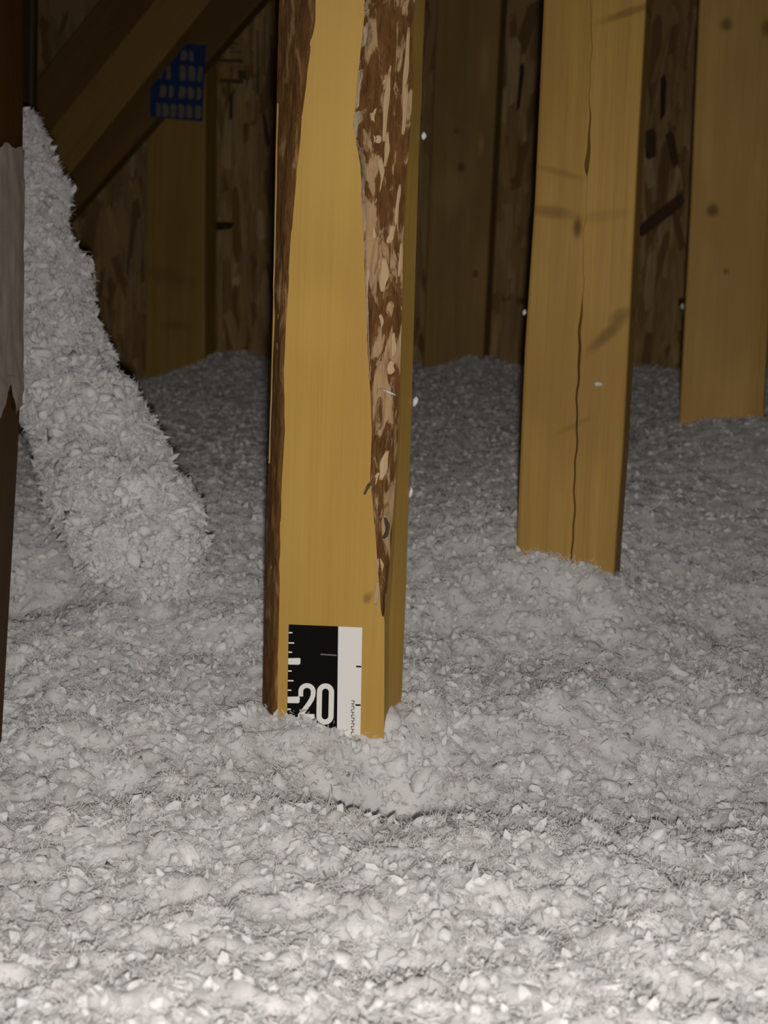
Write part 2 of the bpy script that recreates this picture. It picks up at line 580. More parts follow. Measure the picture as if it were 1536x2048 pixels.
for z in zall:
    a, b_, c_ = lf(z), rf(z), ck(z) + .0006 * math.sin(z * 97) + .0004 * math.sin(z * 231)
    h_ = float(np.interp(z, zz, hw)); e_ = float(np.interp(z, zz, dp))
    r = .003
    rings.append([(a, r, z), (a + .0009, .0009, z), (a + r, 0, z), ((a + c_) / 2, 0, z), (c_ - h_, 0, z), (c_ - h_ * .3, e_ * .7, z), (c_, e_, z), (c_ + h_ * .3, e_ * .7, z),
                  (c_ + h_, .0002, z), ((b_ + c_) / 2, 0.0002, z), (b_ - r, 0, z), (b_ - .0009, .0009, z), (b_, r, z), (b_, .038, z), (a, .038, z)])
kn = [(*CP.uz(1155, 455), .0045, .010, .85)]
bd = [(*CP.uz(1105, 424), .022, .0065, .5, .12), (*CP.uz(1205, 432), .03, .006, .2, -.15), (*CP.uz(1215, 668), .026, .006, .6, -.78),
      (*CP.uz(1240, 630), .012, .006, .5, -.6), (*CP.uz(1120, 345), .025, .004, .3, .25),
      (*CP.uz(1255, 25), .03, .004, .5, -.3), (*CP.uz(1150, 850), .02, .003, .25, -.5)]
o = mesh_obj('truss_post', *loft(rings), pine('pine_cracked', (0.363, 0.2178, 0.0506), (0.215, 0.115, 0.021), kn, 17, 0.45, bands=bd), CP)  # base darker than the front post, light falloff put into the colour
tag(o, 'pine post split by a long vertical crack, right of the ruler post', 'post')

# ------------------------------------------------------------------ main post with waney bark edges
MP = Frame(*at(650, 1460, 1.0)[:2], -13)
D = 0.038
EL, ER = 0.013, 0.009
f_lo = poly_interp(MP, ((563, -40), (562, 0), (553, 300), (548, 600), (541, 850), (533, 1100), (526, 1430)), EL)
f_li = poly_interp(MP, ((628, -40), (627, 40), (614, 130), (602, 230), (592, 350), (582, 470), (574, 600), (566, 740), (569, 860), (562, 960), (558, 1150), (555, 1300), (553, 1440)), 0)
f_ri = poly_interp(MP, ((730, -40), (730, 30), (724, 90), (714, 190), (709, 250), (721, 330), (727, 440), (731, 560), (735, 660), (740, 760), (744, 860), (741, 960), (747, 1030), (752, 1080), (756, 1140), (763, 1215), (769, 1240), (768, 1500)), 0)
f_ro = poly_interp(MP, ((830, -40), (828, 0), (821, 80), (823, 160), (818, 260), (811, 340), (805, 460), (803, 560), (800, 700), (796, 850), (792, 930), (788, 1000), (783, 1100), (778, 1170), (772, 1242), (771, 1500)), ER)
f_so = poly_interp(MP, ((852, -40), (850, 0), (838, 300), (829, 600), (821, 900), (811, 1200), (797, 1560)), D)
Z0, Z1 = 0.40, 1.06
zl = np.concatenate([np.linspace(0, Z0, 6), np.linspace(Z0 + .004, Z1, 230), np.linspace(Z1 + .03, TOP, 12)])
rings = []
barkL, barkR, lip = [], [], []
for z in zl:
    lo_, li = f_lo(z), f_li(z)
    ri, ro, so = f_ri(z), f_ro(z), f_so(z)
    so = max(so, ro + .001)
    wan = max(0.0, ro - ri - .001)
    er = min(ER, .002 + wan * .45)
    rings.append([(lo_, D, z), (lo_, EL, z), (lo_ + (li - lo_) * .45, EL * .42, z), (li, 0, z), ((li + ri) / 2, 0, z), (ri, 0, z),
                  (ri + (ro - ri) * .55, er * .42, z), (ro, er, z), (ro + .1 * (so - ro), D * .4, z), (so, D, z)])
post = empty('ruler_post', MP)
k_main = [(*MP.uz(734, 1197), .0035, .0045, .6), (*MP.uz(742, 1190), .002, .003, .3), (*MP.uz(680, 40), .04, .10, -.45), (*MP.uz(660, 330), .035, .05, -.2), (*MP.uz(640, 640), .03, .03, -.15)]
core = mesh_obj('timber', *loft(rings), pine('pine_main', (0.41, 0.252, 0.056), (0.335, 0.19, 0.036), k_main, 2, 0.35), parent=post)


def bark_rows(inner, outer, e_of, z_list, nx, seed, amp, over_in, over_out):
    rows = []
    for z in z_list:
        i_, o_ = inner(z), outer(z)
        e = e_of(z)
        row = []
        for k in range(nx + 1):
            t = k / nx
            tt = -over_in + t * (1 + over_in + over_out)
            u = i_ + (o_ - i_) * tt
            dd = e * np.clip(tt, 0, 1) ** 1.3
            n1 = float(vnoise(np.array([u * 160 + seed]), np.array([z * 40]), seed=seed)[0])
            n2 = float(vnoise(np.array([u * 420]), np.array([z * 110 + seed]), seed=seed + 3)[0])
            edge = min(1.0, 6 * t * (1 - t) + .02)
            lift = (amp * (.35 + .9 * abs(n1 - .5) * 2 + .5 * (n2 - .5))) * edge
            row.append((u, dd - lift + .0002, z))
        rows.append(row)
    return rows


zb = np.arange(Z0 + .01, Z1 - .01, .0022)
vb, fb = strip(bark_rows(f_li, f_lo, lambda z: EL, zb, 12, 4, .0026, .06, .05))
bk = mesh_obj('bark', vb, fb, bark_mat('bark_left', (0.066, 0.031, 0.009), (0.24, 0.145, 0.062), .52, .70, 1.3), parent=post, smooth=True)
bk['label'] = 'narrow brown bark edge on the left corner'
zr = np.arange(MP.uz(765, 1232)[1], Z1 - .01, .0022)
vb, fb = strip(bark_rows(f_ri, f_ro, lambda z: min(ER, .002 + max(0, f_ro(z) - f_ri(z) - .001) * .45), zr, 18, 9, .0048, .02, .03))
bk = mesh_obj('bark', vb, fb, bark_mat('bark_right', (0.075, 0.034, 0.010), (0.36, 0.235, 0.125), .50, .60, 4.1), parent=post, smooth=True)
bk['label'] = 'wide flaking reddish bark edge on the right corner'

rows = []
for z in np.arange(MP.uz(545, 930)[1], MP.uz(556, 190)[1], .004):
    n_ = float(vnoise(np.array([z * 45]), np.array([4.4]), seed=15)[0]) - .55
    n_ *= 1.6
    o_ = f_lo(z) + .0004
    rows.append([(o_ - .0008, EL + .002, z), (o_ - .0006, EL - .0016, z), (o_ + .0006 + .0014 * n_, EL - .0030, z), (o_ + .0012 + .0014 * n_, EL - .0004, z)])
mesh_obj('sapwood_edge', *strip(rows), pine('pine_edge', (0.36, 0.23, 0.07), (0.22, 0.125, 0.03), (), 44), parent=post, smooth=True)['label'] = 'thin pale edge of bare wood outside the left bark'

# torn pale flakes standing on the right bark
M_FLAKE = pine('pale_inner_bark', (0.46, 0.33, 0.19), (0.28, 0.17, 0.08), (), 31)


def chip(name, px, py, ln, wd, tilt, fr, d, lift, mat, parent, curl=.4, label=None):
    """a curled sliver of bark: length / width in mm, tilt from vertical"""
    u, z = fr.uz(px, py, d)
    rows = []
    N, K = 8, 4
    for i in range(N + 1):
        t = i / N
        wv = wd * (math.sin(math.pi * min(1, max(0.0, .08 + t * .86))) ** .55) * (1 + .18 * math.sin(t * 9 + px))
        row = []
        for k in range(K + 1):
            s_ = k / K - .5
            a = (t - .5) * ln; c_ = s_ * wv + .08 * wd * math.sin(t * 7 + py)
            x = c_ * math.cos(tilt) + a * math.sin(tilt); y_ = a * math.cos(tilt) - c_ * math.sin(tilt)
            row.append((u + x / 1000, d - lift - curl * .001 * (4 * s_ * s_) - .0008 * (t - .3) ** 2, z + y_ / 1000))
        rows.append(row)
    v, f = strip(rows)
    nb = len(v)
    v2 = v + [(a, b_ + .0007, c_) for a, b_, c_ in v]
    f2 = list(f) + [tuple(reversed([i + nb for i in q])) for q in f]
    W_ = K + 1
    rim = [i for i in range(K + 1)] + [i * W_ + K for i in range(1, N + 1)] + [N * W_ + i for i in range(K - 1, -1, -1)] + [i * W_ for i in range(N - 1, 0, -1)]
    for a, b_ in zip(rim, rim[1:] + rim[:1]):
        f2.append((a, b_, b_ + nb, a + nb))
    o = mesh_obj(name, v2, f2, mat, parent=parent, smooth=True)
    if label: o['label'] = label
    return o


for (px, py, ln, wd, ti) in ((752, 190, 28, 6, .10), (775, 215, 44, 3.5, .05), (768, 160, 20, 5, .5), (745, 205, 30, 4, -.15),
                             (815, 130, 46, 3, .05), (812, 220, 32, 3, .05), (754, 35, 16, 5, 0), (748, 280, 5, 4, 0), (760, 280, 5, 4, 0),
                             (762, 350, 22, 5, .05), (798, 410, 26, 2.5, .08), (745, 400, 12, 6, .2), (748, 490, 26, 7, -.15),
                             (770, 550, 22, 6, .02), (745, 600, 12, 4, .3), (803, 520, 22, 2.5, .05), (756, 690, 10, 4, -.1),
                             (784, 735, 9, 5, .2), (753, 745, 12, 4, .4), (762, 650, 14, 4, .1), (790, 690, 16, 3, 0), (770, 930, 20, 5, .2),
                             (752, 960, 12, 3, .5), (762, 1130, 10, 5, 0), (757, 1185, 16, 4, .1), (776, 300, 22, 3, .05), (785, 470, 12, 4, .3)):
    chip('bark_flake', px, py, ln, wd, ti, MP, .003, .0030 + random.uniform(0, .0010), M_FLAKE, post)
# the paler lip of inner bark between face and bark
M_LIP = bark_mat('lip', (0.13, 0.09, 0.055), (0.40, 0.31, 0.215), .36, .60, 2.2)
zq = np.arange(MP.uz(735, 760)[1], Z1 - .02, .003)
rows = []
for z in zq:
    i_ = f_ri(z)
    wv = .0055 * (.55 + .9 * float(vnoise(np.array([z * 55]), np.array([.3]), seed=5)[0])) * float(np.interp(z, [zq[0], zq[0] + .12, 1.1], [.15, .8, 1]))
    n_ = float(vnoise(np.array([z * 160]), np.array([2.3]), seed=8)[0])
    n3 = float(vnoise(np.array([z * 420]), np.array([5.1]), seed=12)[0]) - .5
    rows.append([(i_ - .0012 + .0028 * n_ * n_ + .0012 * n3, .0002, z), (i_ + wv * .35 + .001 * n3, -.0009 - .0016 * n_ + .001 * n3, z), (i_ + wv + .0022 * n3, -.0004 - .001 * n3, z), (i_ + wv + .0008, .003, z)])
lp_ = mesh_obj('inner_bark', *strip(rows), M_LIP, parent=post, smooth=True)
lp_['label'] = 'pale lip of inner bark beside the face'
chip('bark_splinter', 737, 975, 10, 2.2, .5, MP, .0, .0022, flat('splinter', (0.07, 0.04, 0.02)), post, label='small dark splinter curling off')
chip('dark_scar', 768, 1055, 14, 9, .1, MP, .003, .0028, flat('bark_scar', (0.045, 0.036, 0.026), 0.9), post, label='dark smudge low on the bark')
tag(post, 'foremost pine post with bark edges carrying the black and white ruler', 'post')

# ------------------------------------------------------------------ depth ruler on the main post
RD = -0.0006
rul_f = Frame(*MP.pt(MP.uz(650, 1440, RD)[0], RD, 0)[:2], -13)
ruler = empty('depth_ruler', rul_f)
ru_off = MP.uz(650, 1440, RD)[0]
# bilinear map of the card: s across (0..1), t = image row
TLx, TRx = lambda y: 577.5 - (y - 1249) * .0185, lambda y: 724.5 - (y - 1249) * .017


def card(x, y, d=RD):
    u, z = MP.uz(x, y, d)
    return (u - ru_off, d - RD, z)


def card_poly(pts, d, th=.0004):
    k = len(pts)
    v = [card(x, y, d) for x, y in pts] + [(a, b_ + th, c_) for a, b_, c_ in (card(x, y, d) for x, y in pts)]
    f = [tuple(range(k)), tuple(range(2 * k - 1, k - 1, -1))] + [(i, (i + 1) % k, k + (i + 1) % k, k + i) for i in range(k)]
    return v, f


M_BLK = flat('black_print', (0.0045, 0.0043, 0.004), 0.55, 0.04)
M_WHT = flat('white_print', (0.68, 0.665, 0.65), 0.5, 0.2)
M_GRY = flat('grey_print', (0.16, 0.15, 0.14), 0.6)
YB = 1570
mid = lambda y: 676.5 - (y - 1249) * .012
mesh_obj('black_panel', *card_poly([(TLx(1249), 1249), (mid(1253), 1253), (mid(YB), YB), (TLx(YB), YB)], RD), M_BLK, parent=ruler)
mesh_obj('white_panel', *card_poly([(mid(1253), 1253), (TRx(1255), 1255), (TRx(YB), YB), (mid(YB), YB)], RD), M_WHT, parent=ruler)
d2 = RD - .0003
for y in (1322.5, 1399.5, 1477):
    x0 = TLx(y) + .3
    mesh_obj('inch_mark', *card_poly([(x0, y - 6), (x0 + 23, y - 6.5), (x0 + 24.5, y - 4), (x0 + 24, y + 5), (x0 + 21, y + 7), (x0, y + 6.5)], d2), M_WHT, parent=ruler)
for y in (1265.5, 1286, 1304.5, 1342, 1361.5, 1380.5, 1418.5, 1438, 1457):
    x0 = TLx(y) + .5
    ln = 11 if y in (1286, 1361.5, 1438) else 7
    mesh_obj('quarter_mark', *card_poly([(x0, y - 1.6), (x0 + ln, y - 1.2), (x0 + ln, y + 1.4), (x0, y + 1.2)], d2), M_WHT, parent=ruler)
for y in (1333, 1410, 1487):
    x1 = TRx(y)
    mesh_obj('edge_mark', *card_poly([(x1 - 11, y - 1.5), (x1 - .6, y - 1), (x1 - .6, y + 2), (x1 - 11, y + 1.6)], d2), M_BLK, parent=ruler)
mesh_obj('thin_rule', *card_poly([(641, 1307.5), (673, 1309.5), (673, 1311.8), (641, 1309.8)], d2), M_GRY, parent=ruler)


def stroke(pts, wd):
    """flat ribbon of even width along an image polyline (list of quads joined)"""
    P = np.array(pts, float)
    T = np.gradient(P, axis=0)
    T /= np.linalg.norm(T, axis=1)[:, None] + 1e-9
    N = np.stack([-T[:, 1], T[:, 0]], 1)
    A, B = P + N * wd / 2, P - N * wd / 2
    V, Fc = [], []
    for dd in (d2, d2 + .0003):
        for a, b_ in zip(A, B):
            V.append(card(*a, dd)); V.append(card(*b_, dd))
    k = len(P); o2 = 2 * k
    for i in range(k - 1):
        Fc.append((2 * i, 2 * i + 1, 2 * i + 3, 2 * i + 2))
        Fc.append((o2 + 2 * i, o2 + 2 * i + 2, o2 + 2 * i + 3, o2 + 2 * i + 1))
        Fc.append((2 * i, 2 * i + 2, o2 + 2 * i + 2, o2 + 2 * i))
        Fc.append((2 * i + 1, o2 + 2 * i + 1, o2 + 2 * i + 3, 2 * i + 3))
    Fc.append((0, o2, o2 + 1, 1)); Fc.append((2 * k - 2, 2 * k - 1, o2 + 2 * k - 1, o2 + 2 * k - 2))
    return V, Fc


two = [(601.5, 1393), (601.5, 1384)]
for a in np.linspace(180, 360, 15):
    two.append((614 + 12.5 * math.cos(math.radians(a)), 1383 + 12 * math.sin(math.radians(a))))
two += [(626, 1391), (623.5, 1398), (618, 1407), (610, 1418), (604, 1426), (600.5, 1432)]
v1 = stroke(two, 9.5)
v2 = stroke([(596, 1432), (605, 1432), (616, 1432.6), (629, 1433)], 9.5)
mesh_obj('digit', *join([v1, v2]), M_WHT, parent=ruler)['label'] = 'white digit 2'
zero = []
for a in np.linspace(180, 360, 13):
    zero.append((651 + 12 * math.cos(math.radians(a)), 1384 + 12 * math.sin(math.radians(a))))
for a in np.linspace(0, 180, 13):
    zero.append((650 + 12 * math.cos(math.radians(a)), 1432 + 12 * math.sin(math.radians(a))))
zero.append(zero[0])
mesh_obj('digit', *stroke(zero, 10.5), M_WHT, parent=ruler)['label'] = 'white digit 0'
tx = []
rr = random.Random(2)
for k in range(12):
    y = 1401 + k * 5.7
    x = 702.5 - k * .05
    tx.append(card_poly([(x, y), (x + 6.5, y + .2), (x + 6.5, y + 1.7), (x, y + 1.5)], d2))
    if k % 3 != 1: tx.append(card_poly([(x + (0 if k % 2 else 4.6), y), (x + (1.6 if k % 2 else 6.4), y), (x + (1.6 if k % 2 else 6.4), y + 4.6), (x + (0 if k % 2 else 4.6), y + 4.6)], d2))
    else: tx.append(card_poly([(x + 2, y + 1), (x + 4, y + 1), (x + 4, y + 4.6), (x + 2, y + 4.6)], d2))
mesh_obj('small_print', *join(tx), flat('print_grey', (0.13, 0.12, 0.11), 0.6), parent=ruler)['label'] = 'tiny dark line of print running upward'
tag(ruler, 'black and white depth ruler showing 20, fixed on the waney post', 'ruler')

# ------------------------------------------------------------------ board close by on the left edge
pf = at(44, 770, .95)
LF = Frame(pf.x, pf.y, 0)
# seen along its long side: the side runs from the far edge towards the viewer
far_a, far_b = at(43, 770, .96), at(-6, 1640, .96)
lean = (far_a.x - far_b.x) / (far_a.z - far_b.z)
side = Vector((.043, -.26, 0))
rings = []
for z in np.linspace(0, TOP, 30):
    xx = far_a.x + lean * min(z - far_a.z, 0.0)
    p = Vector((xx, far_a.y, z))
    q = p + side
    out = Vector((-.038, -.005, 0))
    rings.append([tuple(p), tuple(q), tuple(q + out), tuple(p + out)])
base_p = Vector((rings[0][0][0], far_a.y, 0))
rings = [[(a - base_p.x, b_ - base_p.y, c_) for a, b_, c_ in r] for r in rings]
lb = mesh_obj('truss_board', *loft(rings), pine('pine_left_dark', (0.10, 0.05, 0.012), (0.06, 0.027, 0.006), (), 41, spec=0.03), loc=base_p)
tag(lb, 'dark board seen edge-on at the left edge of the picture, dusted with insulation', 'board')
# insulation dust caught on it, shade put into its colour, ragged lower end
rows = []
for z in np.arange(.66, .858, .004):
    row = []
    for k in range(33):
        t = k / 32
        zz_ = z
        if z < .715:
            zz_ = z + max(0, .715 - z) * (.1 + .7 * float(vnoise(np.array([t * 7.0]), np.array([.5]), seed=3)[0]) + .3 * float(vnoise(np.array([t * 21.0]), np.array([.5]), seed=4)[0]))
        xx = far_a.x + lean * min(zz_ - far_a.z, .0)
        zz_ = CAM.z + (zz_ - CAM.z) * (1 - .26 * t) + .006 * (float(vnoise(np.array([t * 11.0]), np.array([7.5]), seed=9)[0]) - .5) * (1 if z > .84 else 0)
        p = Vector((xx, far_a.y, zz_)) + side * (t * .99 + .004)
        n_ = float(vnoise(np.array([t * 14]), np.array([z * 120]), seed=6)[0])
        row.append((p.x + .0008 + .0012 * n_ - base_p.x, p.y - base_p.y, zz_))
    rows.append(row)
dst = mesh_obj('insulation_dust_shade', *strip(rows), M_DUST_SHADE, parent=lb, smooth=True)
tag(dst, 'thin coat of insulation, its shade put into the grey', kind='stuff')

# ------------------------------------------------------------------ blown insulation
ctrl = []


def cp(px, py, Y): ctrl.append(at(px, py, Y + .27 * max(0, Y - 1.28)))


def cw(px, py, d=-.03):
    u, z = WALL.uz(px, py, d); ctrl.append(WALL.pt(u, d, z))


for p in ((150, 760), (260, 752), (340, 752), (430, 705), (500, 700), (570, 735), (700, 735), (835, 725), (880, 735), (925, 700), (960, 705), (1010, 725), (1150, 735),
          (1300, 735), (1420, 742), (1530, 735), (-300, 760), (1800, 730)):
    cw(*p)
# right of the ruler post, near to far
for p in ((1200, 2048, .58), (1536, 2048, .58), (1200, 1730, .79), (1500, 1760, .78), (950, 1700, .80), (1200, 1640, .888), (1480, 1660, .878), (950, 1620, .893),
          (1200, 1500, 1.01), (1480, 1520, 1.01), (950, 1480, .99), (1150, 1380, 1.05), (1450, 1400, 1.07), (930, 1380, 1.06), (1150, 1290, 1.19), (1450, 1270, 1.25), (920, 1290, 1.16),
          (1130, 1185, 1.235), (1040, 1150, 1.25), (1180, 1120, 1.262), (1080, 1105, 1.266), (900, 1150, 1.26), (1300, 1160, 1.30), (1500, 1130, 1.36),
          (1300, 1000, 1.45), (1500, 980, 1.5), (900, 1000, 1.42), (960, 860, 1.72), (1300, 860, 1.72), (1400, 845, 1.69), (1500, 835, 1.68), (1300, 790, 1.95), (960, 780, 1.98),
          (1650, 1400, 1.05), (1700, 2048, .58)):
    cp(*p)
# left and middle
for p in ((250, 2048, .57), (0, 2048, .56), (700, 2048, .57), (250, 1750, .78), (0, 1750, .77), (600, 1760, .77), (300, 1600, .875), (600, 1600, .868), (20, 1600, .87),
          (545, 1445, .985), (590, 1492, .966), (650, 1512, .960), (715, 1535, .955), (750, 1560, .951), (785, 1600, .947), (300, 1480, .95), (50, 1460, .955), (300, 1330, 1.08), (450, 1330, 1.08), (80, 1320, 1.08),
          (250, 1180, 1.19), (480, 1180, 1.21), (80, 1120, 1.24), (450, 1030, 1.38), (70, 960, 1.42), (480, 880, 1.66), (380, 820, 1.85), (480, 780, 2.0), (-200, 1500, .98), (-200, 2048, .56),
          (840, 1250, 1.16), (830, 1450, 1.0), (810, 1560, .955)):
    cp(*p)
for (x, y, z) in ((-1.5, .1, .47), (1.5, .1, .47), (0, .05, .46), (-1.4, 1.3, .56), (1.4, 1.3, .6), (-1.5, 2.7, .70), (1.4, 2.2, .70), (0, .3, .478), (-.3, .3, .478), (.3, .3, .478)):
    ctrl.append(Vector((x, y, z)))
CT = np.array([tuple(p) for p in ctrl])


def tps_k(r2):
    return np.where(r2 > 1e-12, r2 * np.log(r2 + 1e-12) * .5, 0.0)


def tps_fit(P, val, lam):
    n_ = len(P)
    r2 = ((P[:, None, :] - P[None, :, :]) ** 2).sum(-1)
    A = np.zeros((n_ + 3, n_ + 3))
    A[:n_, :n_] = tps_k(r2) + lam * np.eye(n_)
    A[:n_, n_:] = np.c_[np.ones(n_), P]
    A[n_:, :n_] = A[:n_, n_:].T
    return np.linalg.solve(A, np.r_[val, 0, 0, 0])


TW = tps_fit(CT[:, :2], CT[:, 2], 2.5e-4)


# small dips and rises against the posts: pixel, distance, depth, radius
HOLLOWS = ((765, 1540, .945, .020, .045), (650, 1490, .955, .007, .04), (1060, 1105, 1.255, .010, .045), (1440, 840, 1.79, -.008, .08),
           (72, 980, 1.22, .035, .05), (806, 1545, .955, .012, .018))


def ground0(x, y):
    x = np.asarray(x, float); y = np.asarray(y, float)
    out = np.zeros(x.shape)
    for (cx, cy, _), wgt in zip(CT, TW):
        out += wgt * tps_k((x - cx) ** 2 + (y - cy) ** 2)
    for px, py, Y, dz, rad_ in HOLLOWS:
        c = at(px, py, Y)
        out = out - dz * np.exp(-((x - c.x) ** 2 + (y - c.y) ** 2) / rad_ ** 2)
    return out + TW[-3] + TW[-2] * x + TW[-1] * y - .006


def calm(y):
    """the blown wool lies smoother away from the hatch"""
    t = np.clip((np.asarray(y, float) - 1.2) / .5, 0, 1)
    return .85 - .6 * t * t * (3 - 2 * t)


def lumps(x, y):
    wx = x + .010 * (vnoise(x * 45, y * 45, seed=51) - .5)
    wy = y + .010 * (vnoise(x * 45, y * 45, seed=52) - .5)
    a = .017 * (vnoise(x * 12, y * 12, seed=1) - .5)
    b_ = .017 * (.55 - worley(wx * 24, wy * 24, 2))
    c_ = .0085 * (.5 - worley(wx * 62, wy * 62, 3))
    d_ = .004 * (vnoise(wx * 190, wy * 190, seed=4) - .5) + .002 * (vnoise(wx * 420, wy * 420, seed=5) - .5)
    k = calm(y)
    return a * (.5 + .5 * k) + (b_ + c_ + d_) * k


def axis(lo_, hi_, a, b_, fine, coarse):
    left = np.arange(lo_, a, coarse); mid_ = np.arange(a, b_, fine); right = np.arange(b_, hi_ + coarse, coarse)
    return np.concatenate([left, mid_, right])


ax = axis(-1.5, 1.4, -.62, .62, .0030, .03)
ay = axis(.10, 2.90, .44, 2.62, .0031, .03)
GX, GY = np.meshgrid(ax, ay, indexing='ij')
G0 = ground0(GX, GY)
GZ = G0 + lumps(GX, GY)
GZ -= np.maximum(0, GY - (WALL_Y + GX * math.tan(math.radians(YAW)) - .006)) * 1.5
# stop at the sheathing
wy_ = WALL_Y + GX * math.tan(math.radians(YAW)) - .006
GYc = np.minimum(GY, wy_)
nx_, ny_ = len(ax), len(ay)
gv = np.stack([GX, GYc, GZ], -1).reshape(-1, 3)
idx = np.arange(nx_ * ny_).reshape(nx_, ny_)
a, b_, c_, d_ = idx[:-1, :-1].ravel(), idx[1:, :-1].ravel(), idx[1:, 1:].ravel(), idx[:-1, 1:].ravel()
gt = np.concatenate([np.stack([a, b_, c_], 1), np.stack([a, c_, d_], 1)])
inside = (GY < wy_).ravel()
gt = gt[inside[gt].any(1)]


def ico(sub):
    bm = bmesh.new(); bmesh.ops.create_icosphere(bm, subdivisions=sub, radius=1.0)
    v = np.array([tuple(q.co) for q in bm.verts]); f = np.array([[q.index for q in t.verts] for t in bm.faces])
    bm.free()
    return v, f


def templates(sub, count, seed, rough):
    v, f = ico(sub)
    out = []
    for k in range(count):
        n_ = vnoise(v[:, 0] * 1.3 + 9 * k, v[:, 1] * 1.3 + seed, v[:, 2] * 1.3, seed + k) - .5
        n2 = vnoise(v[:, 0] * 3.1 + 5 * k, v[:, 1] * 3.1, v[:, 2] * 3.1 + seed, seed + k + 90) - .5
        s_ = 1 + rough * (1.3 * n_ + .9 * n2)
        out.append(v * s_[:, None] * rng.uniform((.8, .6, .45), (1.35, 1.05, .8)))
    return np.array(out), f


T_BIG = templates(2, 16, 3, 0.75)
T_SML = templates(1, 16, 40, 0.9)


def rand_rot(n_, flat_):
    q = rng.normal(size=(n_, 4)); q[:, 1:3] *= flat_
    q /= np.linalg.norm(q, axis=1)[:, None]
    w_, x, y, z = q.T
    return np.stack([np.stack([1 - 2 * (y * y + z * z), 2 * (x * y - z * w_), 2 * (x * z + y * w_)], -1),
                     np.stack([2 * (x * y + z * w_), 1 - 2 * (x * x + z * z), 2 * (y * z - x * w_)], -1),
                     np.stack([2 * (x * z - y * w_), 2 * (y * z + x * w_), 1 - 2 * (x * x + y * y)], -1)], 1)


def scatter(tpl, pos, rad, flat_=.6):
    T, f = tpl
    n_ = len(pos)
    R = rand_rot(n_, flat_)
    v = np.einsum('nij,nkj->nki', R, T[rng.integers(0, len(T), n_)]) * rad[:, None, None] + pos[:, None, :]
    k = T.shape[1]
    tr = (f[None] + (np.arange(n_) * k)[:, None, None]).reshape(-1, 3)
    return v.reshape(-1, 3), tr


def shards(pos, ln, wd, flat_=1.0):
    """thin wisps of matted fibre: bent four-triangle blades"""
    n_ = len(pos)
    T = np.array([(-.5, .05, 0), (-.22, -.42, .10), (-.25, .36, .14), (.08, -.5, .16), (.02, .03, .24), (.10, .46, .12), (.33, -.2, .05), (.5, .08, -.10)])
    f = np.array([(0, 1, 4), (0, 4, 2), (1, 3, 4), (4, 5, 2), (3, 6, 4), (4, 6, 7), (4, 7, 5)])
    R = rand_rot(n_, flat_)
    tv = (T[None] + rng.normal(0, .07, (n_, 8, 3))) * np.stack([ln, wd, ln * .5], -1)[:, None, :]
    v = np.einsum('nij,nkj->nki', R, tv) + pos[:, None, :]
    return v.reshape(-1, 3), (f[None] + (np.arange(n_) * 8)[:, None, None]).reshape(-1, 3)


def steep(x, y):
    h = .006
    q = lambda a, b_: ground0(a, b_) + lumps(a, b_)
    z = q(x, y)
    return np.sqrt(1 + ((q(x + h, y) - z) / h) ** 2 + ((q(x, y + h) - z) / h) ** 2)


def in_view(n_, margin):
    """points on the ground, evenly by area, in a wedge a bit wider than the picture"""
    y = np.sqrt(rng.uniform(.46 ** 2, 2.62 ** 2, n_ * 4))
    x = rng.uniform(-1, 1, n_ * 4) * (.256 * y + margin)
    ok = y < WALL_Y + x * math.tan(math.radians(YAW)) - .012
    # keep out of the posts
    for fr, u0, u1, dd in ((MP, -.045, .052, D), (CP, -.05, .05, .038), (RP, -.055, .06, .038)):
        px, py = x - fr.o.x, y - fr.o.y
        u = px * fr.e.x + py * fr.e.y; d = px * fr.b.x + py * fr.b.y
        ok &= ~((u > u0 + .003) & (u < u1 - .003) & (d > 0.002) & (d < dd - .002))
    x, y = x[ok], y[ok]
    ok = rng.uniform(0, 2.2, len(x)) < steep(x, y)
    x, y = x[ok][:n_], y[ok][:n_]
    return x, y


def tuft_layer(n_, tpl, r_mu, r_sig, sink, margin=.10):
    x, y = in_view(n_, margin)
    r = np.clip(np.exp(rng.normal(math.log(r_mu), r_sig, len(x))), r_mu * .4, r_mu * 1.7)
    k = calm(y)
    z = ground0(x, y) + lumps(x, y) - r * (sink + (.85 - k) * .9)
    return scatter(tpl, np.stack([x, y, z], -1), r)


packs = [(gv, gt)]
packs.append(tuft_layer(2000, T_BIG, .0066, .32, .42))
packs.append(tuft_layer(9500, T_SML, .0034, .40, .18))
x, y = in_view(52000, .08)
keep = rng.uniform(0, 1, len(x)) < calm(y) * 1.15 - .1
x, y = x[keep], y[keep]
z = ground0(x, y) + lumps(x, y) + .001
packs.append(shards(np.stack([x, y, z], -1), rng.uniform(.004, .013, len(x)), rng.uniform(.0025, .007, len(x)), .9))


def pack(ps):
    V, T, o = [], [], 0
    for v, t in ps:
        V.append(v); T.append(t + o); o += len(v)
    return np.concatenate(V), np.concatenate(T)


ins = place(bpy.data.objects.new('blown_insulation', fast_mesh('blown_insulation', *pack(packs), M_FLUFF)))


